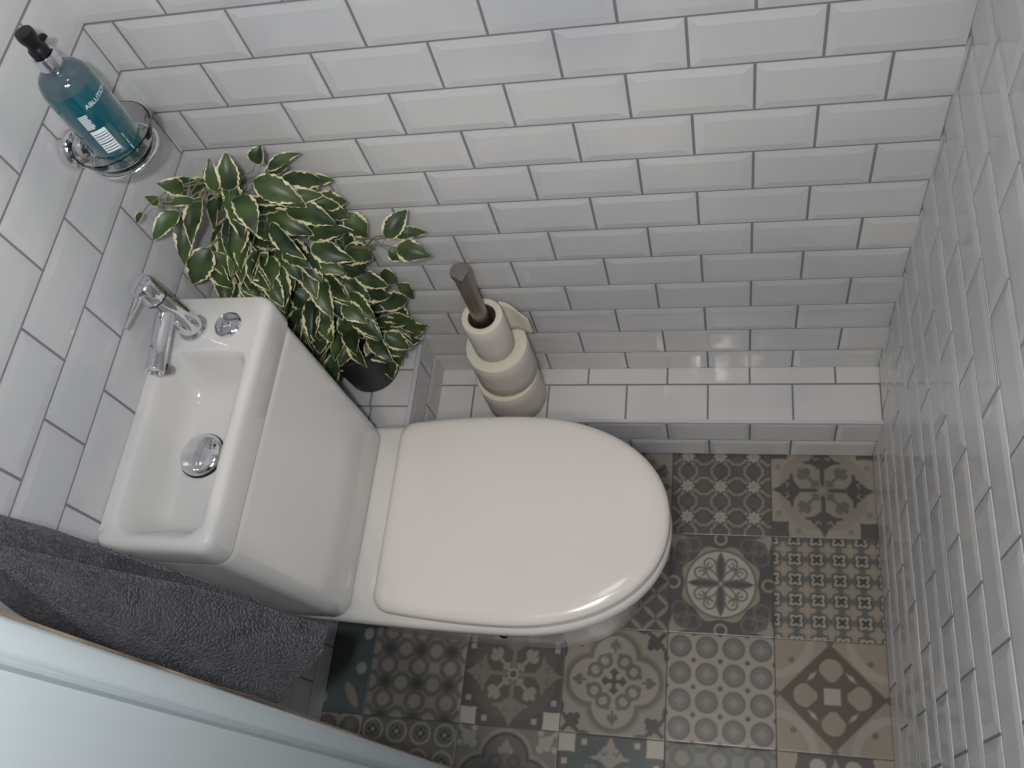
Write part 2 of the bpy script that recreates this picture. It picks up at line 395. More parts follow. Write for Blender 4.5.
def p_grid(x, y):
    p = .2; u = (x + .5 + .002) / .208; v = (y + .5 + .02) / p
    im = np.ones(x.shape + (3,)) * (MD * .75)
    a = u % 1 - .5; b = v % 1 - .5; ph = np.arctan2(b, a); r = np.hypot(a, b)
    im = over(im, S(r - .30 - .07 * np.cos(4 * ph), .04), TN * .92); im = over(im, S(r - .06, .04), LT * .8)
    a = (u + .5) % 1 - .5; b = (v + .5) % 1 - .5; aa, bb = np.abs(a), np.abs(b)
    im = over(im, S(np.maximum(aa, bb) - .33, .04), DK * 1.0)
    im = over(im, S(np.maximum(aa, bb) - .27 + .04 * (np.minimum(aa, bb) < .08), .04), LT)
    im = over(im, S(np.maximum(aa, bb) - .18 + .05 * (np.minimum(aa, bb) < .05), .04), DK * .7)
    im = over(im, S(np.maximum(np.minimum(aa, bb) - .012, np.maximum(aa, bb) - .12), .03) * 0, LT)
    return im
def p_discs(x, y):
    u = (x + .5) * 4; v = (y + .5) * 4; a = u % 1 - .5; b = v % 1 - .5; r = np.hypot(a, b)
    im = np.ones(x.shape + (3,)) * (BG * 1.05)
    im = over(im, S(r - .42, .03), col(90, 88, 85)); im = over(im, S(r - .38, .03), MD * .8); im = over(im, S(r - .30, .03), MD * .95)
    im = over(im, S(np.abs(a) + np.abs(b) - .2, .03), MD * 1.25); im = over(im, S(np.abs(a) + np.abs(b) - .11, .03), BG * .85)
    a = (u + .5) % 1 - .5; b = (v + .5) % 1 - .5
    im = over(im, S(np.hypot(a, b) - .09, .03), DK)
    return im
def p_diamond(x, y):
    ax_, ay_ = np.abs(x), np.abs(y)
    im = np.ones(x.shape + (3,)) * (TN * 1.0)
    im = over(im, S(circ(ax_, ay_, .5, .5, .36)) * (1 - S(circ(ax_, ay_, .56, .56, .36))) * .8, LT * .95)
    im = over(im, S(circ(ax_, ay_, .35, .31, .028)), MD * .9)
    im = over(im, S(circ(ax_, ay_, .49, 0, .035)), MD * .8); im = over(im, S(circ(ax_, ay_, 0, .49, .035)), MD * .8)
    im = over(im, S((ax_ + ay_ - .475) * .7), col(100, 91, 84))  # dark tone lifted, painting in the glossy reflection that veils this tile
    for k in range(4):
        a, b = rotc(x, y, k * PI / 2)
        t = np.clip((a - .14) / .22, 0, 1)
        im = over(im, S(np.maximum(np.hypot((a - .235) / 1.0, b * 1.0) - .105, np.abs(b) - .25 * (a - .10) * 3.5)), TN * .98)
        a, b = rotc(x, y, PI / 4 + k * PI / 2); im = over(im, S(kite(a, b, .245, 0, .02, .06)), LT)
    im = over(im, S(np.maximum(ax_, ay_) - .072), LT)
    return im
def p_quatre(x, y):
    ax_, ay_ = np.abs(x), np.abs(y); q = lambda r: mn(circ(ax_, ay_, .225, 0, r), circ(ax_, ay_, 0, .225, r), (ax_ + ay_) * .7 - r * .95)
    im = np.ones(x.shape + (3,)) * (BG * .95)
    oak = mn(circ(ax_, ay_, .40, .40, .045), circ(ax_, ay_, .345, .40, .03), circ(ax_, ay_, .40, .345, .03), circ(ax_, ay_, .34, .345, .034), circ(ax_, ay_, .445, .36, .025),
             circ(ax_, ay_, .36, .445, .025), seg(ax_, ay_, .36, .36, .47, .47, .02), ell(ax_, ay_, .49, .27, .022, .06), ell(ax_, ay_, .27, .49, .06, .022), circ(ax_, ay_, .47, .33, .02), circ(ax_, ay_, .33, .47, .02))
    im = over(im, S(oak), DK * .95)
    im = over(im, S(q(.275)), TN * .72); im = over(im, S(q(.25)), MD * .82); im = over(im, S(q(.205)), BG * 1.02)
    for k in range(4):
        a, b = rotc(x, y, k * PI / 2); bb = np.abs(b)
        im = over(im, S(mn(np.maximum(ring(a, bb, .185, .095, .058, .018), -(.30 - a) * 1 + 0 * a), seg(a, bb, .125, .10, .17, .16, .018))), MD * .78)
        im = over(im, S(circ(a, bb, .19, .10, .036)), BG * 1.02)
        im = over(im, S(mn(kite(a, b, .365, 0, .05, .03), ell(a, bb, .335, .03, .03, .022), seg(a, b, .28, 0, .34, 0, .012))), MD * .7)
        im = over(im, S(mn(seg(a, bb, .225, .075, .25, .05, .012), kite(a, bb, .25, .055, .02, .035))), MD * .75)
    for k in range(4):
        a, b = rotc(x, y, k * PI / 2)
        im = over(im, S(mn(seg(a, b, 0, 0, .09, 0, .018), kite(a, b, .085, 0, .04, .05))), DK)
    return im
def p_petals(x, y):
    u = (x + .5) * 4; v = (y + .5) * 4
    im = np.ones(x.shape + (3,)) * (DK * 1.1)
    a = u % 1 - .5; b = v % 1 - .5
    for s in (1, -1):
        p_, q_ = (a + b * s) * .7071, (a - b * s) * .7071
        im = over(im, S(np.abs(q_) - .085 + .16 * (np.abs(np.abs(p_) - .36)) ** 1.2 - .0, .03) * (np.abs(p_) > .06), BG * .82)
    im = over(im, S(np.abs(np.hypot(a, b) - .08) - .02, .03), MD)
    return im
def p_pearls(x, y):
    u = (x + .5) * 4; v = (y + .5) * 4; a = u % 1 - .5; b = v % 1 - .5; r = np.hypot(a, b); ph = np.arctan2(b, a)
    im = np.ones(x.shape + (3,)) * (MD * .72)
    im = over(im, S(r - .44, .03), BG * .95); im = over(im, S(r - .34, .03), MD * .6)
    im = over(im, S(r - .25 - .05 * np.cos(4 * ph), .03), BG * .7); im = over(im, S(r - .20 - .05 * np.cos(4 * ph), .03), DK * .8); im = over(im, S(r - .07, .03), LT * .8)
    return im
def p_blobs(x, y):
    im = np.ones(x.shape + (3,)) * col(86, 95, 97)
    for (cx, cy, a, b, c) in ((.42, .30, .05, .06, LT * .8), (.40, -.05, .055, .06, LT * .8), (.15, .12, .10, .09, MD * .8), (.36, .13, .08, .06, MD * .7), (.02, -.36, .06, .07, LT * .7), (.1, .42, .12, .05, MD * .7),
                              (-.3, .2, .08, .1, MD * .8), (-.25, -.2, .07, .08, LT * .7)):
        im = over(im, S(ell(x, y, cx, cy, a, b)), c)
    a, b = rotc(x - .34, y + .32, -1.0); im = over(im, S(ell(a, b, 0, 0, .14, .05)), TN * .8)
    return im
def p_drops(x, y):
    im = np.ones(x.shape + (3,)) * (BG * .92)
    for k in range(4):
        a, b = rotc(x, y, k * PI / 2); bb = np.abs(b)
        im = over(im, S(mn(circ(a, bb, .40, .16, .055), kite(a, bb, .42, .20, .03, .06))), MD * .75)
        im = over(im, S(mn(circ(a, b, .36, 0, .06), kite(a, b, .43, 0, .07, .04))), DK * 1.1)
        a, b = rotc(x, y, PI / 4 + k * PI / 2); im = over(im, S(np.maximum(ring(a, b, .42, 0, .13, .02), a - .47)), DK)
        im = over(im, S(seg(a, b, .1, 0, .4, 0, .03)), TN * .6)
    return im
def p_oak(x, y):
    ax_, ay_ = np.abs(x), np.abs(y)
    im = np.ones(x.shape + (3,)) * (MD * .85)
    oak = mn(circ(ax_, ay_, .40, .40, .05), circ(ax_, ay_, .345, .40, .035), circ(ax_, ay_, .40, .345, .035), circ(ax_, ay_, .33, .33, .04), seg(ax_, ay_, .36, .36, .48, .48, .02), circ(ax_, ay_, .47, .33, .03), circ(ax_, ay_, .33, .47, .03))
    im = over(im, S(oak), LT * .72)
    q = lambda r: mn(circ(ax_, ay_, .22, 0, r), circ(ax_, ay_, 0, .22, r))
    im = over(im, S(q(.275)), BG * .75); im = over(im, S(q(.235)), DK * .8); im = over(im, S(q(.205)), MD * .62)
    for k in range(4):
        a, b = rotc(x, y, k * PI / 2); im = over(im, S(mn(kite(a, b, .33, 0, .07, .045), ell(a, np.abs(b), .29, .05, .03, .03))), BG * .72)
        im = over(im, S(ring(a, np.abs(b), .19, .09, .05, .02)), DK * .9)
    return im
def p_dark(x, y):
    im = np.ones(x.shape + (3,)) * (DK * 1.1)
    for (cx, cy, a, b) in ((-.15, .40, .07, .06), (.15, .40, .07, .06), (-.15, -.3, .07, .06), (.15, -.3, .07, .06)): im = over(im, S(ell(x, y, cx, cy, a, b)), LT * .85)
    im = over(im, S(kite(np.abs(x), y, .0, .35, .05, .12)), BG)
    im = over(im, S(circ(x, y, -.62, .5, .3)), TN); im = over(im, S(circ(x, y, .62, .5, .3)), TN)
    return im
WHT = LT * .98
TILES = {(0, 1): lambda x, y: p_cross(x, y, BG * .98, col(136, 129, 120), DK * .95, MD * .75, TN * .66, DK * 1.05),
         (0, 0): lambda x, y: p_chain(x, y, MD * .62, BG * .85, MD * .62, DK * .8, LT * .85, ox=.16, oy=.022),
         (0, -1): p_drops, (0, -2): p_pearls, (0, -3): p_discs, (0, -4): p_oak,
         (1, 0): p_medal, (1, 1): p_grid, (1, -1): p_petals, (1, -2): p_grid, (1, -3): p_medal, (1, -4): p_discs,
         (2, 1): p_diamond, (2, 0): p_discs, (2, -1): p_quatre,
         (2, -2): lambda x, y: p_cross(x, y, DK * .9, MD * .55, BG * .62, BG * .85, LT * .7, LT * .9),
         (2, -3): lambda x, y: p_chain(x, y, BG * .85, MD * .75, BG * .9, MD * .72, DK * .9, ox=.18, oy=.17), (2, -4): p_blobs,
         (3, 1): p_dark, (3, 0): lambda x, y: p_chain(x, y, BG * .8, col(98, 110, 104), BG * .9, MD * .8, DK, ox=.16, oy=.2),
         (3, -1): lambda x, y: p_cross(x, y, DK * 1.0, col(72, 84, 86), BG * .85, MD * .8, LT * .8, LT * .9),
         (3, -2): p_oak, (3, -3): p_pearls, (3, -4): p_discs}
def build_floor():
    N = 116; FS = 0.1897; FX, FYY = 0.6557, -0.2828
    vs, fs, cs = [], [], []; off = 0
    for (r, c), fn in TILES.items():
        xa = FX + c * FS; yb = FYY - (r - 1) * FS; ya = yb - FS
        t = np.linspace(0, 1, N); gx, gy = np.meshgrid(t, t)
        im = fn(gx - .5, gy - .5)
        im = im * (1 + .05 * rng.normal(size=1)) 
        # printed wear: slight blotches that belong to the tile face
        for _ in range(10):
            a, b, s = rng.uniform(0, 1, 2).tolist() + [rng.uniform(.05, .2)]
            im = im * (1 + .06 * rng.normal() * np.exp(-((gx - a) ** 2 + (gy - b) ** 2) / s ** 2))[..., None]
        e = np.minimum(np.minimum(gx, 1 - gx), np.minimum(gy, 1 - gy)) * FS
        im = over(im, np.clip((.0016 - e) / .0009, 0, 1), col(84, 86, 84))
        X = xa + gx * FS; Y = ya + gy * FS; Z = np.where(e < .0012, -.0006, 0.0)
        vs.append(np.stack([X, Y, Z], -1).reshape(-1, 3)); cs.append(np.clip(im, 0, 1).reshape(-1, 3))
        idx = (np.arange(N * N).reshape(N, N) + off); off += N * N
        fs.append(np.stack([idx[:-1, :-1], idx[:-1, 1:], idx[1:, 1:], idx[1:, :-1]], -1).reshape(-1, 4))
    V = np.concatenate(vs); F = np.concatenate(fs); Cc = np.concatenate(cs)
    # slab under the tiles and out to the hall
    sl = np.array([(x, y, z) for z in (-.06, -.002) for (x, y) in ((-.1, -1.3), (1.1, -1.3), (1.1, .06), (-.1, .06))], float)
    sf = np.array([(3, 2, 1, 0), (4, 5, 6, 7), (0, 1, 5, 4), (1, 2, 6, 5), (2, 3, 7, 6), (3, 0, 4, 7)]) + len(V)
    V = np.concatenate([V, sl]); F = np.concatenate([F, sf]); Cc = np.concatenate([Cc, np.tile(col(80, 80, 80), (8, 1))])
    me = bpy.data.meshes.new('floor')
    me.vertices.add(len(V)); me.vertices.foreach_set('co', V.ravel())
    me.loops.add(len(F) * 4); me.loops.foreach_set('vertex_index', F.ravel().astype(np.int32))
    me.polygons.add(len(F)); me.polygons.foreach_set('loop_start', np.arange(0, len(F) * 4, 4, dtype=np.int32))
    me.update(calc_edges=True); me.validate()
    at = me.color_attributes.new('pattern', 'FLOAT_COLOR', 'POINT'); at.data.foreach_set('color', np.concatenate([Cc, np.ones((len(Cc), 1))], 1).ravel().astype(np.float32))
    m = mat('patterned_cement_tile', (.3, .3, .3, 1), 0.30, spec=0.4, bump=(60, 0.12, 0.001)); nt = m.node_tree
    a = nt.nodes.new('ShaderNodeAttribute'); a.attribute_name = 'pattern'
    nt.links.new(a.outputs['Color'], nt.nodes['Principled BSDF'].inputs['Base Color'])
    me.materials.append(m)
    o = bpy.data.objects.new('floor', me); C.objects.link(o)
    structure(o, 'grey patchwork floor of patterned encaustic-style tiles')
build_floor()

# ------------------------------------------------------------------ toilet with cistern and basin
def rrect(x0, x1, y0, y1, z, rad, n=8):
    """rounded rectangle ring; rad = radii at (x1,y1),(x0,y1),(x0,y0),(x1,y0)"""
    out = []
    for (cx, cy, sx, sy, a0), r in zip(((x1, y1, -1, -1, 0), (x0, y1, 1, -1, 90), (x0, y0, 1, 1, 180), (x1, y0, -1, 1, 270)), rad):
        for k in range(n + 1):
            a = math.radians(a0 + 90 * k / n); out.append((cx + sx * r + r * math.cos(a), cy + sy * r + r * math.sin(a), z))
    return out
toilet = thing('toilet', (0.30, -0.40, 0.0), 'white close-coupled toilet with closed lid and a small basin set into its cistern', 'toilet')

def dee(xb, xf, xc, cy, hw, z, rb=0.03, hb=None, n=64, ex=2.15):
    """D outline: squarish at the back xb, half ellipse to the front xf from xc"""
    hb = hw - .012 if hb is None else hb; pts = []
    for k in range(n + 1):                                    # front half, from +y side round to -y side
        a = PI / 2 - PI * k / n; c, s = math.cos(a), math.sin(a)
        pts.append((xc + (xf - xc) * abs(c) ** (2 / ex), cy + hw * math.copysign(abs(s) ** (2 / ex), s), z))
    for k in range(1, 9):                                     # -y side back to the corner
        t = k / 9; x = xc + (xb + rb - xc) * t; pts.append((x, cy - (hw + (hb - hw) * t * t), z))
    for k in range(9):
        a = -PI / 2 - PI / 2 * k / 8; pts.append((xb + rb + rb * math.cos(a), cy - hb + rb + rb * math.sin(a), z))
    for k in range(9):
        a = PI - PI / 2 * k / 8; pts.append((xb + rb + rb * math.cos(a), cy + hb - rb + rb * math.sin(a), z))
    for k in range(8, 0, -1):
        t = k / 9; x = xc + (xb + rb - xc) * t; pts.append((x, cy + (hw + (hb - hw) * t * t), z))
    return pts
# pan
CY = -0.402
secs = [  # z, xb, xf, xc, hw, hb, rb
    (0.000, 0.10, 0.600, 0.42, 0.112, 0.100, .03), (0.012, 0.10, 0.604, 0.42, 0.116, 0.104, .03), (0.060, 0.10, 0.600, 0.42, 0.112, 0.100, .03),
    (0.140, 0.09, 0.605, 0.42, 0.113, 0.102, .03), (0.220, 0.07, 0.622, 0.43, 0.124, 0.112, .03), (0.290, 0.05, 0.648, 0.44, 0.143, 0.130, .03),
    (0.335, 0.04, 0.670, 0.44, 0.159, 0.146, .03), (0.365, 0.03, 0.6825, 0.44, 0.1685, 0.155, .03), (0.382, 0.03, 0.686, 0.44, 0.1715, 0.159, .03),
    (0.392, 0.03, 0.6845, 0.44, 0.170, 0.158, .03), (0.3975, 0.034, 0.680, 0.44, 0.1655, 0.154, .028), (0.400, 0.04, 0.672, 0.44, 0.158, 0.147, .026)]
mb = MB(); mb.loft([dee(xb, xf, xc, CY, hw, z, rb, hb) for z, xb, xf, xc, hw, hb, rb in secs])
mb.build('pan', M['ceramic'], toilet, angle=60)
mb = MB(); mb.lathe([(.006, 0), (.0075, .002), (.0075, .005), (.003, .007)], (0.37, CY - .1135, 0.10), (0, -1, 0), 16); mb.build('fixing_cap', M['dark'], toilet)
# seat (thin, under the lid)
LC = -0.3995
def lidring(z, d, xb=0.2385): return dee(xb + d, 0.6855 - d, 0.44, LC, 0.1695 - d, z, max(.028 - d * .5, .01), 0.1590 - d)
mb = MB(); mb.loft([lidring(.4005, .008), lidring(.4015, .004), lidring(.4065, .0015), lidring(.4115, .0025), lidring(.4135, .007)]); mb.build('seat', M['lid'], toilet, angle=60)
mb = MB(); mb.loft([lidring(.4125, .0105), lidring(.4165, .0105)]); mb.build('seat_buffer', M['rubber'], toilet)
# lid, softly domed
mb = MB(); rings = [lidring(.4150, .008), lidring(.4160, .003), lidring(.4200, .0005), lidring(.4240, .001), lidring(.4285, .0035), lidring(.4315, .0085), lidring(.4332, .016), lidring(.4340, .028)]
def lidscale(z, s): return [(0.455 + (x - 0.455) * s, LC + (y - LC) * s, z) for x, y, _ in lidring(0, .028)]
for z, s in ((.4352, .8), (.4360, .6), (.4365, .4), (.4368, .2)): rings.append(lidscale(z, s))
mb.loft(rings); mb.build('lid', M['lid'], toilet, angle=60)
for s in (-1, 1):
    mb = MB(); mb.lathe([(.0045, -.022), (.0055, -.018), (.0055, .018), (.0045, .022)], (0.2480, LC + s * .078, .4065), (0, 1, 0), 20); mb.build('hinge', M['lid'], toilet)
# cistern
def cis(z, x1, y0, y1, d=0, r=(.026, .008, .008, .026)): return rrect(0.002, x1 - d, y0 + d, y1 - d, z, r)
mb = MB()
zz = [0.4005, 0.4025, 0.408, .45, .50, .55, .60, .65, .70, 0.7105, .7135]
rings = []
for i, z in enumerate(zz):
    t = (z - .40) / .315; x1 = .1985 + (.1585 - .1985) * (t ** 1.05); y0 = -.5665 + (-.5725 + .5665) * t; y1 = -.2440 + (.0355) * t
    d = {0: .007, 1: .003, 10: .0022}.get(i, 0); rings.append(cis(z, x1, y0, y1, d))
mb.loft(rings, True, False); mb.build('cistern', M['ceramic'], toilet, angle=50)
# basin: outer skirt, rolled rim, bowl
mb = MB(); R4 = (.020, .006, .012, .022); bx0, bx1, by0, by1 = .002, .1610, -.5750, -.2065
def br(z, d, r=R4): return rrect(bx0, bx1 - d, by0 + d, by1 - d * .6, z, tuple(max(q - d * .3, .003) for q in r))
rings = [br(.7140, .003), br(.7150, .0008), br(.7180, 0), br(.7560, 0), br(.7630, .0007), br(.7680, .0028), br(.7712, .0062), br(.7725, .0110)]
ix0, ix1, iy0, iy1 = .016, .1440, -.5590, -.2930
def inn(z, dx0, dx1, dy0, dy1, r=(.020, .026, .028, .026)): return rrect(ix0 + dx0, ix1 - dx1, iy0 + dy0, iy1 - dy1, z, r)
rings += [inn(.7722, -.002, -.002, -.002, -.002), inn(.7712, .0015, .001, .0015, .001), inn(.7685, .004, .0025, .004, .003), inn(.762, .007, .004, .008, .006), inn(.750, .011, .006, .013, .009),
          inn(.735, .015, .009, .018, .014), inn(.720, .019, .012, .024, .020), inn(.710, .023, .016, .030, .028), inn(.7035, .030, .023, .040, .040, (.02, .022, .022, .02))]
rings += [rrect(.05, .092, -.455, -.385, .7000, (.018,) * 4)]
mb.loft(rings, False, True); basin = mb.build('basin', M['ceramic'], toilet, angle=60)
mb = MB(); mb.loft([cis(.7128, .1572, -.5712, -.2098), cis(.7146, .1572, -.5712, -.2098)], False, False); mb.build('joint_line', M['rubber'], toilet)
# pop-up waste
dr = (0.0715, -0.4205, .7005)
mb = MB(); mb.lathe([(.0325, 0), (.0330, .0015), (.0320, .003)], dr, n=40); waste = mb.build('waste_ring', M['dark'], toilet)
mb = MB(); mb.lathe([(.0300, .0035), (.0312, .0050), (.0300, .0075), (.0255, .0100), (.0180, .0120), (.0090, .0130), (.002, .0133)], dr, n=40)
mb.build('plug', M['chrome'], toilet)
# flush button: chrome ring, split pad
fb = (0.1055, -0.2565, .7722)
mb = MB(); mb.lathe([(.0195, 0), (.0200, .0015), (.0195, .0035), (.0175, .0046), (.0165, .0036)], fb, n=40, cap1=True); btn = mb.build('flush_button', M['chrome'], toilet)
mb = MB()
for s in (0, 1):
    pts = []
    for k in range(17):
        a = PI * s + PI * k / 16 + .6; pts.append((.0152 * math.cos(a), .0152 * math.sin(a)))
    cx, cy = .0006 * math.cos(PI * s + PI / 2 + .6), .0006 * math.sin(PI * s + PI / 2 + .6)
    prism(mb, [(fb[0] + x + cx, fb[1] + y + cy) for x, y in pts], fb[2] + .0036, fb[2] + (.0062 if s else .0054))
mb.build('button_pad', M['chrome'], btn)
mb = MB(); mb.lathe([(.0068, .0058), (.0072, .0066), (.0060, .0074), (.001, .0076)], fb, n=24); mb.build('small_pad', M['chrome'], btn)
# mixer tap
tb = Vector((0.0535, -0.2605, .7722))
mb = MB(); mb.lathe([(.0165, .0035), (.0165, .0820)], tb, n=40); tap = mb.build('tap', M['chrome'], toilet)
mb = MB(); mb.lathe([(.0165, .0845), (.0172, .0860), (.0172, .1130), (.0160, .1160), (.0148, .1168), (.001, .1172)], tb, n=40); head = mb.build('tap_head', M['chrome'], tap)
mb = MB(); mb.lathe([(.0155, .0815), (.0155, .0850)], tb, n=32); mb.build('tap_collar', M['dark'], tap)
s0 = tb + Vector((.0, -.012, .058)); s1 = Vector((.0620, -.3570, .8265))
dirv = (s1 - s0).normalized()
mb = MB(); L_ = (s1 - s0).length
mb.lathe([(.0122, 0), (.0122, L_ - .002), (.0115, L_), (.0085, L_), (.0080, L_ - .003), (.001, L_ - .003)], s0, dirv, 32); mb.build('spout', M['chrome'], tap)
mb = MB(); mb.lathe([(.0075, 0), (.0078, .008), (.0062, .0105), (.001, .0105)], s1 + Vector((.001, .013, -.0108)), (0, 0, -1), 20); mb.build('aerator', M['steel2'], tap)
mb = MB(); mb.tube([tb + Vector((-.001, -.014, .104)), tb + Vector((-.001, -.045, .110)), tb + Vector((-.001, -.064, .113))], [.0032, .0026, .0024], 12); mb.build('lever', M['chrome'], tap)

lean = Matrix.Translation(tb) @ Matrix.Rotation(math.radians(-7), 4, 'Y') @ Matrix.Translation(-tb)
for o_ in [tap] + list(tap.children):
    o_.data.transform(lean)
mb = MB(); mb.lathe([(.0205, 0), (.0212, .002), (.0205, .0045), (.0170, .0055)], tb, n=40); mb.build('base_ring', M['chrome'], tap)

# ------------------------------------------------------------------ toilet roll stand and rolls
sx, sy = 0.362, -0.0620
st = thing('toilet_roll_stand', (sx, sy, LZ), 'brushed steel upright post of the toilet roll stand on the low tiled ledge', 'toilet roll stand')
zb = LZ + .0012
mb = MB(); mb.lathe([(.046, 0), (.047, .002), (.047, .005), (.044, .0065), (.014, .0075)], (sx, sy, zb), n=40); mb.build('base', M['steel'], st)
mb = MB(); mb.lathe([(.0140, .0072), (.0140, .4330)], (sx, sy, zb), n=32); mb.build('post', M['steel'], st)
mb = MB(); mb.lathe([(.0138, .433), (.0152, .4335), (.0158, .436), (.0158, .4445), (.0150, .4465), (.001, .4468)], (sx, sy, zb), n=32); mb.build('cap', M['steel2'], st)
GR = 'toilet rolls threaded on the steel stand'
def roll(name, cx, cy, z0, r, h, label, tail=False, core=.0245):
    n = 48; o = thing('toilet_roll', (cx, cy, z0), label, 'toilet roll', GR)
    mb = MB(); a_ = [(2 * PI * k / n) for k in range(n)]
    f = lambda rr, z, wob=0: [(cx + (rr + wob * math.sin(3 * t + z0 * 40)) * math.cos(t), cy + (rr + wob * math.sin(2 * t + 1)) * math.sin(t), z) for t in a_]
    mb.loft([f(core + .001, z0), f(r - .002, z0), f(r, z0 + .002), f(r, z0 + h * .33, .0006), f(r, z0 + h * .66, .0006), f(r, z0 + h - .003), f(r - .0015, z0 + h - .0005)], False, False, 0)
    mb.loft([f(r - .0015, z0 + h - .0005), f(r - .006, z0 + h), f(core + .002, z0 + h + .0003), f(core, z0 + h - .001)], False, False, 1)
    mb.build('paper', [M['paper'], M['paper_end']], o, angle=50)
    mb = MB(); mb.loft([f(core, z0 + h - .001), f(core - .001, z0 + h - .002), f(core - .0013, z0), f(core, z0), f(core + .001, z0)], False, False); mb.build('core', M['card'], o)
    return o
r0 = zb + .0068 + .0008
roll('r', sx - .0005, sy - .0038, r0, .0590, .098, 'full toilet roll at the bottom of the stand, resting low on the tiled ledge')
roll('r', sx + .0022, sy + .0025, r0 + .099, .0570, .098, 'full toilet roll in the middle of the stack with its cream top end showing')
tr_ = roll('r', sx + .001, sy + .001, r0 + .198, .0365, .100, 'nearly used up thin toilet roll at the top of the stack around the steel post')
# loose sheet hanging off the back of the top roll
mb = MB(); rows_ = []
z0 = r0 + .1985
for i in range(9):
    t = i / 8; top = z0 + .099 - .044 * t ** 1.1; row = []
    for j in range(7):
        v = j / 6; row.append((sx + .026 + .044 * t, sy + .030 - .004 * t + .004 * math.sin(t * 5), z0 + .001 + (top - z0 - .001) * v))
    rows_.append(row)
mb.loft(rows_, False, False, closed=False); sh = mb.build('loose_sheet', M['paper_end'], tr_, angle=80, fix=False)
md = sh.modifiers.new('thickness', 'SOLIDIFY'); md.thickness = .0008

# ------------------------------------------------------------------ soap dish, bracket and bottle
DC = Vector((0.075, -0.160, 1.0225))
br_ = thing('soap_dish_bracket', (0, -0.160, 1.03), 'round chrome wall bracket with a ring holding the glass dish', 'wall bracket')
mb = MB(); mb.lathe([(.0225, .0062), (.0235, .0080), (.0235, .0150), (.0210, .0180), (.0130, .0190), (.0120, .0280)], (0, -.160, 1.030), (1, 0, 0), 40); mb.build('wall_disc', M['chrome'], br_)
mb = MB()
pts = [(DC.x + .0412 * math.cos(a), DC.y + .0412 * math.sin(a), 1.0205) for a in np.linspace(0, 2 * PI, 41)]
mb.tube(pts, .0022, 10, caps=False); mb.box(.024, DC.x - .0400, -.1655, -.1545, 1.0195, 1.0255); mb.build('support_ring', M['chrome'], br_)
mb = MB(); mb.lathe([(.001, -.011), (.020, -.011), (.031, -.008), (.0385, .002), (.0440, .012), (.0490, .022), (.0505, .028), (.0490, .0285), (.0465, .0225), (.0415, .0125), (.0350, .001), (.029, -.0035), (.018, -.0055), (.001, -.0055)], DC, n=56)
gd = mb.build('soap_dish', M['glass'], angle=70); tag(gd, 'clear glass soap dish held by the chrome bracket under the teal bottle', 'soap dish')
bo = thing('soap_bottle', (DC.x, DC.y, DC.z - .005), 'teal pump bottle of hand wash standing in the glass soap dish', 'bottle')
bz = DC.z - .0034
mb = MB(); mb.lathe([(.0250, 0), (.0285, .0012), (.0308, .004), (.0308, .095), (.0306, .108), (.0298, .1145)], (DC.x, DC.y, bz), n=56, cap1=False); body = mb.build('bottle_body', M['teal'], bo, angle=60)
mb = MB(); mb.lathe([(.0298, .1145), (.0275, .1225), (.0235, .1285), (.0175, .1318), (.0130, .1330)], (DC.x, DC.y, bz), n=56, cap0=False); mb.build('bottle_shoulder', M['bottle_air'], bo, angle=60)
mb = MB(); mb.lathe([(.0125, .1325), (.0132, .1335), (.0132, .1530), (.0126, .1540), (.0070, .1542)], (DC.x, DC.y, bz), n=40); mb.build('collar', M['chrome'], bo)
mb = MB(); mb.lathe([(.0095, .1542), (.0105, .1550), (.0105, .1620), (.0085, .1640), (.0080, .1690), (.0098, .1740), (.0104, .1800), (.0096, .1835), (.001, .1840)], (DC.x, DC.y, bz), n=32)
mb.loft([[(DC.x + u * .0045 * c_ + d_ * .3, DC.y + .002 + d_, bz + .1640 + h_ * v * .8) for (u, v, c_) in [(math.cos(a), math.sin(a) * .0062, 1.0) for a in np.linspace(0, 2 * PI, 17)[:-1]]] for d_, h_ in ((0, 1), (.006, .97), (.010, .85), (.013, .7))])
pm = mb.build('pump_head', M['plastic_black'], bo, angle=50)
# printing wrapped on the body (text reads up the bottle; facing the room)
def wrap(mb, a0, a1, z0, z1, mi=0, r=.03092, n=4):
    A = np.linspace(a0, a1, n + 1)
    vs = [(DC.x + r * math.cos(a), DC.y + r * math.sin(a), bz + z) for z in (z0, z1) for a in A]
    mb.add(vs, [(k, k + 1, n + 2 + k, n + 1 + k) for k in range(n)], mi)
CA = math.radians(-62)                                          # faces the camera side
pr_ = MB()
for k in range(9):                                              # small print block
    for j in range(3):
        z_ = .060 + k * .0024; l_ = .020
    w_ = .26 if k % 3 else .22; wrap(pr_, CA - .26, CA - .26 + w_ * 1.3, .0690 + k * .0023, .0690 + k * .0023 + .0014)
wrap(pr_, CA - .26, CA + .30, .0320, .0655, 0, .03092, 10)
zc = .0345; ws = [.7, 1.2, .6, .9, 1.6, .6, .8, 1.3, .6, 1.0, .7, 1.4]
while zc < .0625:
    w_ = ws[int(zc * 1e4) % 12] * .0016; wrap(pr_, CA - .24, CA + .28, zc, zc + w_ * .8, 1, .0310, 8); zc += w_ * .8 + .0024
for k in range(3): wrap(pr_, CA + .62, CA + .64, .020 + k * .009, .027 + k * .009)
pr_.build('label_print', [M['ink'], M['bars']], bo, smooth=False, fix=False)
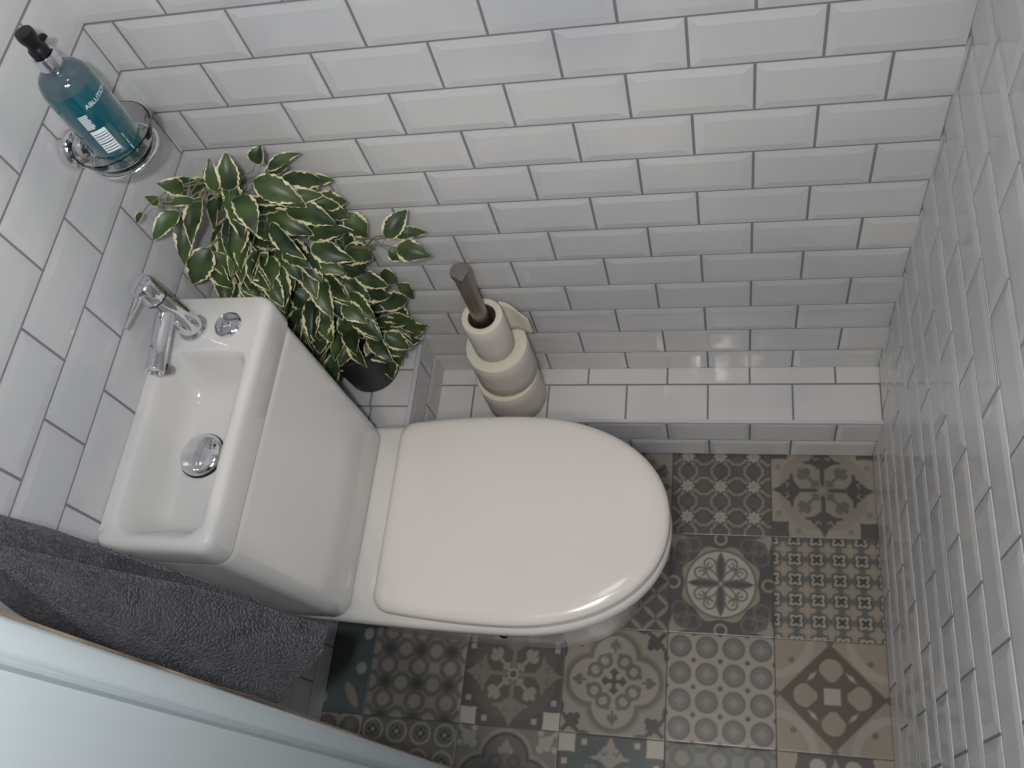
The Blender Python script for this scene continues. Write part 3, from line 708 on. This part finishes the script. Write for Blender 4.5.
def text_on_bottle(txt, size, ac, z0, sp):
    """letters turned sideways, running up the bottle"""
    cu = bpy.data.curves.new('txt', 'FONT'); cu.body = txt; cu.size = size; cu.align_x = 'LEFT'
    to = bpy.data.objects.new('txt', cu); C.objects.link(to); bpy.context.view_layer.update()
    me = bpy.data.meshes.new_from_object(to.evaluated_get(bpy.context.evaluated_depsgraph_get()))
    bpy.data.objects.remove(to); out = MB()
    vs = []
    for v in me.vertices:
        a = ac + v.co.x / .0308; z = bz + z0 + v.co.y
        vs.append((DC.x + 0.0310 * math.cos(a), DC.y + 0.0310 * math.sin(a), z))
    out.add(vs, [tuple(p.vertices) for p in me.polygons]); bpy.data.meshes.remove(me)
    return out
for txt, size, ac, z0 in (('ABLUTIONS', .0078, CA + .22, .0935), ('300 ml', .0050, CA + .62, .0105)):
    t_ = text_on_bottle(txt, size, ac, z0, 1); t_.build('lettering', M['ink'], bo, smooth=False, fix=False)

# ------------------------------------------------------------------ plant
PX, PY = 0.112, -0.074
plant = thing('potted_plant', (PX, PY, BZ), 'artificial variegated fig with cream-edged leaves in a black pot on the raised tiled boxing', 'plant')
pz = BZ + .0012
mb = MB(); mb.lathe([(.001, 0), (.048, 0), (.051, .003), (.0600, .120), (.0640, .121), (.0645, .133), (.0620, .134), (.0600, .126), (.0580, .112), (.001, .112)], (PX, PY, pz), n=48)
mb.build('pot', M['pot'], plant, angle=35)
mb = MB(); mb.lathe([(.0575, .1122), (.050, .1150), (.030, .1165), (.001, .1170)], (PX, PY, pz), n=32); mb.build('soil', M['soil'], plant)
stems = MB(); fol = MB(); leaf_uv = []
trunk = [(PX, PY, pz + .110), (PX - .004, PY - .004, .50), (PX + .002, PY + .002, .62), (PX - .004, PY - .012, .75), (PX - .006, PY - .020, .86), (.098, -.098, .905)]
stems.tube(trunk, [.0075, .007, .0065, .006, .005, .003], 8)
trunk2 = [(PX + .012, PY + .006, pz + .112), (PX + .03, PY + .008, .50), (PX + .062, PY + .022, .585), (.19, -.050, .66), (.235, -.052, .655)]
stems.tube(trunk2, [.0045, .004, .0034, .0028, .0022], 8)
def near(p):
    best = None
    for ch in (trunk, trunk2):
        for i in range(len(ch) - 1):
            a, b = Vector(ch[i]), Vector(ch[i + 1])
            for t in (0, .25, .5, .75):
                q = a.lerp(b, t); d = (q - p).length + max(0, q.z - p.z + .02) * 1.5
                if best is None or d < best[0]: best = (d, q)
    return best[1]
def leaf(base, tip, width, up=Vector((.25, -.35, .9)), curl=.12, serr=.06, stalk=True):
    base, tip = Vector(base), Vector(tip); ax = tip - base; L = ax.length; t = ax / L
    nrm = (up - t * up.dot(t)).normalized(); side = t.cross(nrm); NL, NW = 14, 6
    vs = []; uv = []
    ph = random.uniform(0, 6)
    for i in range(NL + 1):
        s = i / NL
        wv = width * .5 * (math.sin(PI * min(s ** .82, 1)) ** .75) * (1.12 - .35 * s) if 0 < s < 1 else .0004
        ser = 1 + serr * (1 if i % 2 else -1) * (s > .15) + .05 * math.sin(ph + 9 * s)
        for j in range(NW + 1):
            l = j / NW * 2 - 1; ww = wv * (ser if abs(l) > .9 else 1)
            q = base + t * (L * s) + side * (l * ww) + nrm * (L * (curl * (1 - (2 * s - .8) ** 2)) - abs(l) * -wv * .28 + .015 * L * math.sin(ph + 7 * s + 3 * l) * abs(l))
            q = Vector((max(q.x, .008), min(q.y, -.008), q.z)); vs.append(tuple(q))
            e = max(abs(l), (abs(2 * s - 1)) ** 5 * .9); uv.append((e, s))
    fs = [(i * (NW + 1) + j, i * (NW + 1) + j + 1, (i + 1) * (NW + 1) + j + 1, (i + 1) * (NW + 1) + j) for i in range(NL) for j in range(NW)]
    fol.add(vs, fs); leaf_uv.extend(uv)
    if stalk:
        r_ = near(base - t * .02); mid = (r_ + base) / 2 + Vector((0, 0, .012)) ; m2 = base - t * min(.012, (base - r_).length * .3)
        stems.tube([r_, mid, m2, base + t * .004], [.0011, .0010, .0008, .0007], 5, 1)
LEAVES = [
(0.082,-0.134,0.914,0.066,-0.146,0.944,0.0196),(0.083,-0.133,0.888,0.057,-0.158,0.917,0.012),(0.058,-0.162,0.921,0.052,-0.164,0.941,0.0129),
(0.046,-0.179,0.928,0.034,-0.189,0.920,0.0089),(0.067,-0.151,0.890,0.034,-0.189,0.883,0.0225),(0.058,-0.136,0.867,0.050,-0.192,0.827,0.023),
(0.067,-0.150,0.806,0.032,-0.191,0.778,0.0336),(0.060,-0.142,0.788,0.067,-0.160,0.748,0.0214),(0.056,-0.098,0.778,0.104,-0.160,0.738,0.0393),
(0.103,-0.106,0.827,0.158,-0.066,0.787,0.0265),(0.102,-0.098,0.780,0.140,-0.086,0.740,0.0231),(0.120,-0.106,0.874,0.128,-0.075,0.914,0.0269),
(0.118,-0.110,0.848,0.112,-0.086,0.888,0.0219),(0.106,-0.113,0.884,0.114,-0.093,0.924,0.0174),(0.154,-0.069,0.882,0.167,-0.055,0.901,0.0202),
(0.160,-0.064,0.859,0.201,-0.033,0.858,0.0164),(0.154,-0.069,0.853,0.182,-0.045,0.847,0.0179),(0.147,-0.070,0.820,0.193,-0.041,0.780,0.0253),
(0.178,-0.051,0.770,0.222,-0.024,0.735,0.0262),(0.184,-0.047,0.804,0.220,-0.023,0.786,0.0185),(0.122,-0.079,0.767,0.159,-0.072,0.727,0.0262),
(0.159,-0.054,0.754,0.175,-0.058,0.714,0.0294),(0.184,-0.044,0.735,0.180,-0.048,0.695,0.0268),(0.201,-0.020,0.700,0.227,-0.036,0.660,0.0306),
(0.183,-0.036,0.679,0.199,-0.043,0.639,0.0263),(0.108,-0.070,0.703,0.148,-0.098,0.663,0.0336),(0.087,-0.080,0.700,0.123,-0.128,0.660,0.0367),
(0.100,-0.073,0.645,0.153,-0.096,0.605,0.0316),(0.147,-0.056,0.670,0.181,-0.058,0.630,0.0264),(0.206,-0.026,0.634,0.164,-0.062,0.594,0.0286),
(0.2767,-0.0675,0.70,0.3105,-0.0315,0.72,0.0270),(0.2806,-0.0551,0.69,0.3292,-0.0413,0.675,0.0174),(0.2787,-0.0575,0.66,0.3302,-0.0676,0.65,0.029),
(0.2551,-0.0462,0.64,0.2755,-0.0503,0.62,0.0226),(0.142,-0.076,0.583,0.170,-0.051,0.555,0.0195),(0.129,-0.072,0.547,0.176,-0.058,0.507,0.025),
(0.120,-0.067,0.513,0.164,-0.078,0.473,0.0255),(0.088,-0.078,0.500,0.127,-0.123,0.460,0.0378),(0.069,-0.119,0.514,0.076,-0.157,0.474,0.0287),
(0.078,-0.109,0.534,0.094,-0.137,0.494,0.0284),(0.072,-0.107,0.432,0.108,-0.128,0.392,0.0301),(0.107,-0.071,0.432,0.107,-0.132,0.382,0.0324),
(0.150,-0.055,0.372,0.164,-0.110,0.322,0.0340),(0.164,-0.040,0.385,0.183,-0.093,0.340,0.0280),(0.171,-0.037,0.394,0.198,-0.046,0.354,0.0236),
(0.190,-0.024,0.445,0.212,-0.040,0.405,0.0212),(0.217,-0.016,0.499,0.236,-0.022,0.459,0.0206),(0.162,-0.060,0.487,0.218,-0.022,0.466,0.0275),
(0.127,-0.083,0.453,0.168,-0.055,0.413,0.0262),(0.203,-0.031,0.550,0.223,-0.022,0.510,0.0249),(0.120,-0.067,0.629,0.148,-0.092,0.589,0.0287),
(0.088,-0.094,0.608,0.116,-0.119,0.568,0.0322),(0.175,-0.038,0.547,0.196,-0.047,0.507,0.0301)]
for l in LEAVES:
    leaf(l[:3], l[3:6], l[6] * 1.22, Vector((.3 + random.uniform(-.2, .2), -.3 + random.uniform(-.2, .2), .85)))
# the inner leaves, lower and behind the ones above
k = 0
while k < 125:
    z = random.uniform(.43, .88); a = random.uniform(0, 2 * PI)
    if k % 9 == 0: z = random.uniform(.37, .46); a = random.uniform(-.4, 2.2)
    r = random.uniform(.012, .070)
    cx, cy = PX + (z < .72) * .030, PY - .006
    b = Vector((cx + r * math.cos(a), cy + .75 * r * math.sin(a), z)); d = Vector((math.cos(a + random.uniform(-.5, .5)), math.sin(a + random.uniform(-.5, .5)), random.uniform(-1.1, .0))).normalized()
    tp = b + d * random.uniform(.050, .074)
    if not (.012 < tp.x < .235 and -.190 < tp.y < -.012): continue
    if z < .50 and (Vector((tp.x - PX, tp.y - PY)).length < .070 or (tp.x > PX and tp.y < PY - .03 and k % 2)): continue
    leaf(b, tp, random.uniform(.027, .038), Vector((random.uniform(-.3, .5), random.uniform(-.6, .1), .7)), stalk=(k % 3 == 0)); k += 1
for _ in range(34):
    b = Vector((random.uniform(.03, .125), random.uniform(-.165, -.10), random.uniform(.66, .78)))
    tp = b + Vector((random.uniform(-.5, .6), -random.uniform(.2, 1), random.uniform(-.8, .1))).normalized() * random.uniform(.04, .06)
    if tp.x < .015 or tp.y < -.198: continue
    leaf(b, tp, random.uniform(.022, .032), Vector((random.uniform(-.3, .5), random.uniform(-.6, .1), .7)), stalk=False)
stems.build('stems', [M['stem'], M['twig']], plant)
fo = fol.build('foliage', M['leaf'], plant, fix=False)
uvl = fo.data.uv_layers.new(name='UVMap'); li = np.zeros(len(fo.data.loops), dtype=np.int32); fo.data.loops.foreach_get('vertex_index', li)
uvl.data.foreach_set('uv', np.array(leaf_uv, dtype=np.float32)[li].ravel())

# ------------------------------------------------------------------ towel on its hook
hk = thing('towel_hook', (0.236, YF, 1.335), 'chrome hook on the wall beside the doorway, above the towel', 'hook')
mb = MB(); mb.lathe([(.016, .0055), (.017, .007), (.016, .010), (.006, .012)], (0.236, YF, 1.335), (0, 1, 0), 28); mb.build('hook_plate', M['chrome'], hk)
mb = MB(); mb.tube([(0.236, YF + .010, 1.335), (0.236, YF + .040, 1.330), (0.236, YF + .060, 1.332), (0.236, YF + .066, 1.350)], .004, 10); mb.build('hook_arm', M['chrome'], hk)
towel = MB()
def lobe(rows, th, ph, nk=40):
    rings = []
    import bisect
    zs = [r[0][2] for r in rows]
    for q in range(46):
        f = q / 45 * (len(rows) - 1); i = min(int(f), len(rows) - 2); t = f - i; t2 = t * t * (3 - 2 * t) * .4 + t * .6
        A = Vector(rows[i][0]).lerp(Vector(rows[i + 1][0]), t2); Bp = Vector(rows[i][1]).lerp(Vector(rows[i + 1][1]), t2)
        mid = (A + Bp) / 2; h = (A - Bp) / 2; Lh = h.length
        nr = Vector((-h.y, h.x, 0)); nr = nr.normalized() if nr.length > 1e-6 else Vector((1, 0, 0))
        if nr.x < 0: nr = -nr
        tt = th * min(1, Lh / .02 + .25); ring_ = []
        for k_ in range(nk):
            a = 2 * PI * k_ / nk; c = math.cos(a); s = math.sin(a)
            wv = .0032 * math.sin(5 * c + ph + f * .55) * min(1, Lh / .03) + .0010 * math.sin(17 * c + f * 2.0)
            ring_.append(tuple(mid + h * (abs(c) ** .8 * (1 if c > 0 else -1)) + nr * (tt * s + wv)))
        rings.append(ring_)
    towel.loft(rings)
K = (0.236, -.7020, 1.345)
lobe([((.3290, -.6500, .745), (.2740, -.7340, .738)), ((.3025, -.6471, .78), (.2650, -.7330, .790)), ((.2694, -.6459, .85), (.2393, -.7320, .85)), ((.2447, -.6495, .92), (.2113, -.7275, .92)),
      ((.2198, -.6587, 1.0), (.2022, -.7164, 1.0)), ((.2177, -.6700, 1.08), (.2174, -.7062, 1.08)), ((.2193, -.6805, 1.15), (.2239, -.6970, 1.15)), ((.228, -.6900, 1.2), (.231, -.7000, 1.2)), (K, (K[0], K[1] - .010, K[2]))], .0085, .3)
bk = lambda p, s=1.035: tuple(Vector((0.7841, -0.8456, 1.7530)).lerp(Vector(p), s))
lobe([(bk((.3100, -.6540, .79)), bk((.2750, -.7200, .80))), (bk((.2678, -.6395, .85)), bk((.2450, -.7200, .86))), (bk((.2417, -.6393, .92)), bk((.2128, -.7240, .92))), (bk((.1876, -.6348, 1.0)), bk((.1852, -.7250, 1.0))),
      (bk((.1977, -.6438, 1.08)), bk((.1960, -.7190, 1.08))), (bk((.2082, -.6557, 1.15)), bk((.2230, -.7150, 1.15), 1.02)), (bk((.2186, -.6671, 1.2), 1.02), bk((.2342, -.7026, 1.2), 1.01)), ((K[0] - .002, K[1] + .006, K[2]), (K[0] - .002, K[1] - .008, K[2]))], .0085, 2.0)
tw = towel.build('hand_towel', M['towel'], angle=80)
tag(tw, 'charcoal grey terry hand towel hanging in folds beside the basin', 'towel')
md = tw.modifiers.new('sub', 'SUBSURF'); md.levels = 2; md.render_levels = 2
tx = bpy.data.textures.new('terry', 'CLOUDS'); tx.noise_scale = .0028; tx.noise_depth = 1
md = tw.modifiers.new('pile', 'DISPLACE'); md.texture = tx; md.strength = .0008; md.mid_level = .5

# recessed ceiling lamp above the frame
lm = thing('ceiling_light', (0.62, -0.42, ZC), 'recessed white ceiling spotlight over the toilet', 'ceiling light')
mb = MB(); mb.lathe([(.058, -.006), (.060, -.003), (.060, -.0002), (.052, -.0002), (.052, -.006)], (0.62, -0.42, ZC), n=40, cap0=False, cap1=False); mb.build('lamp_trim', M['lamp'], lm)
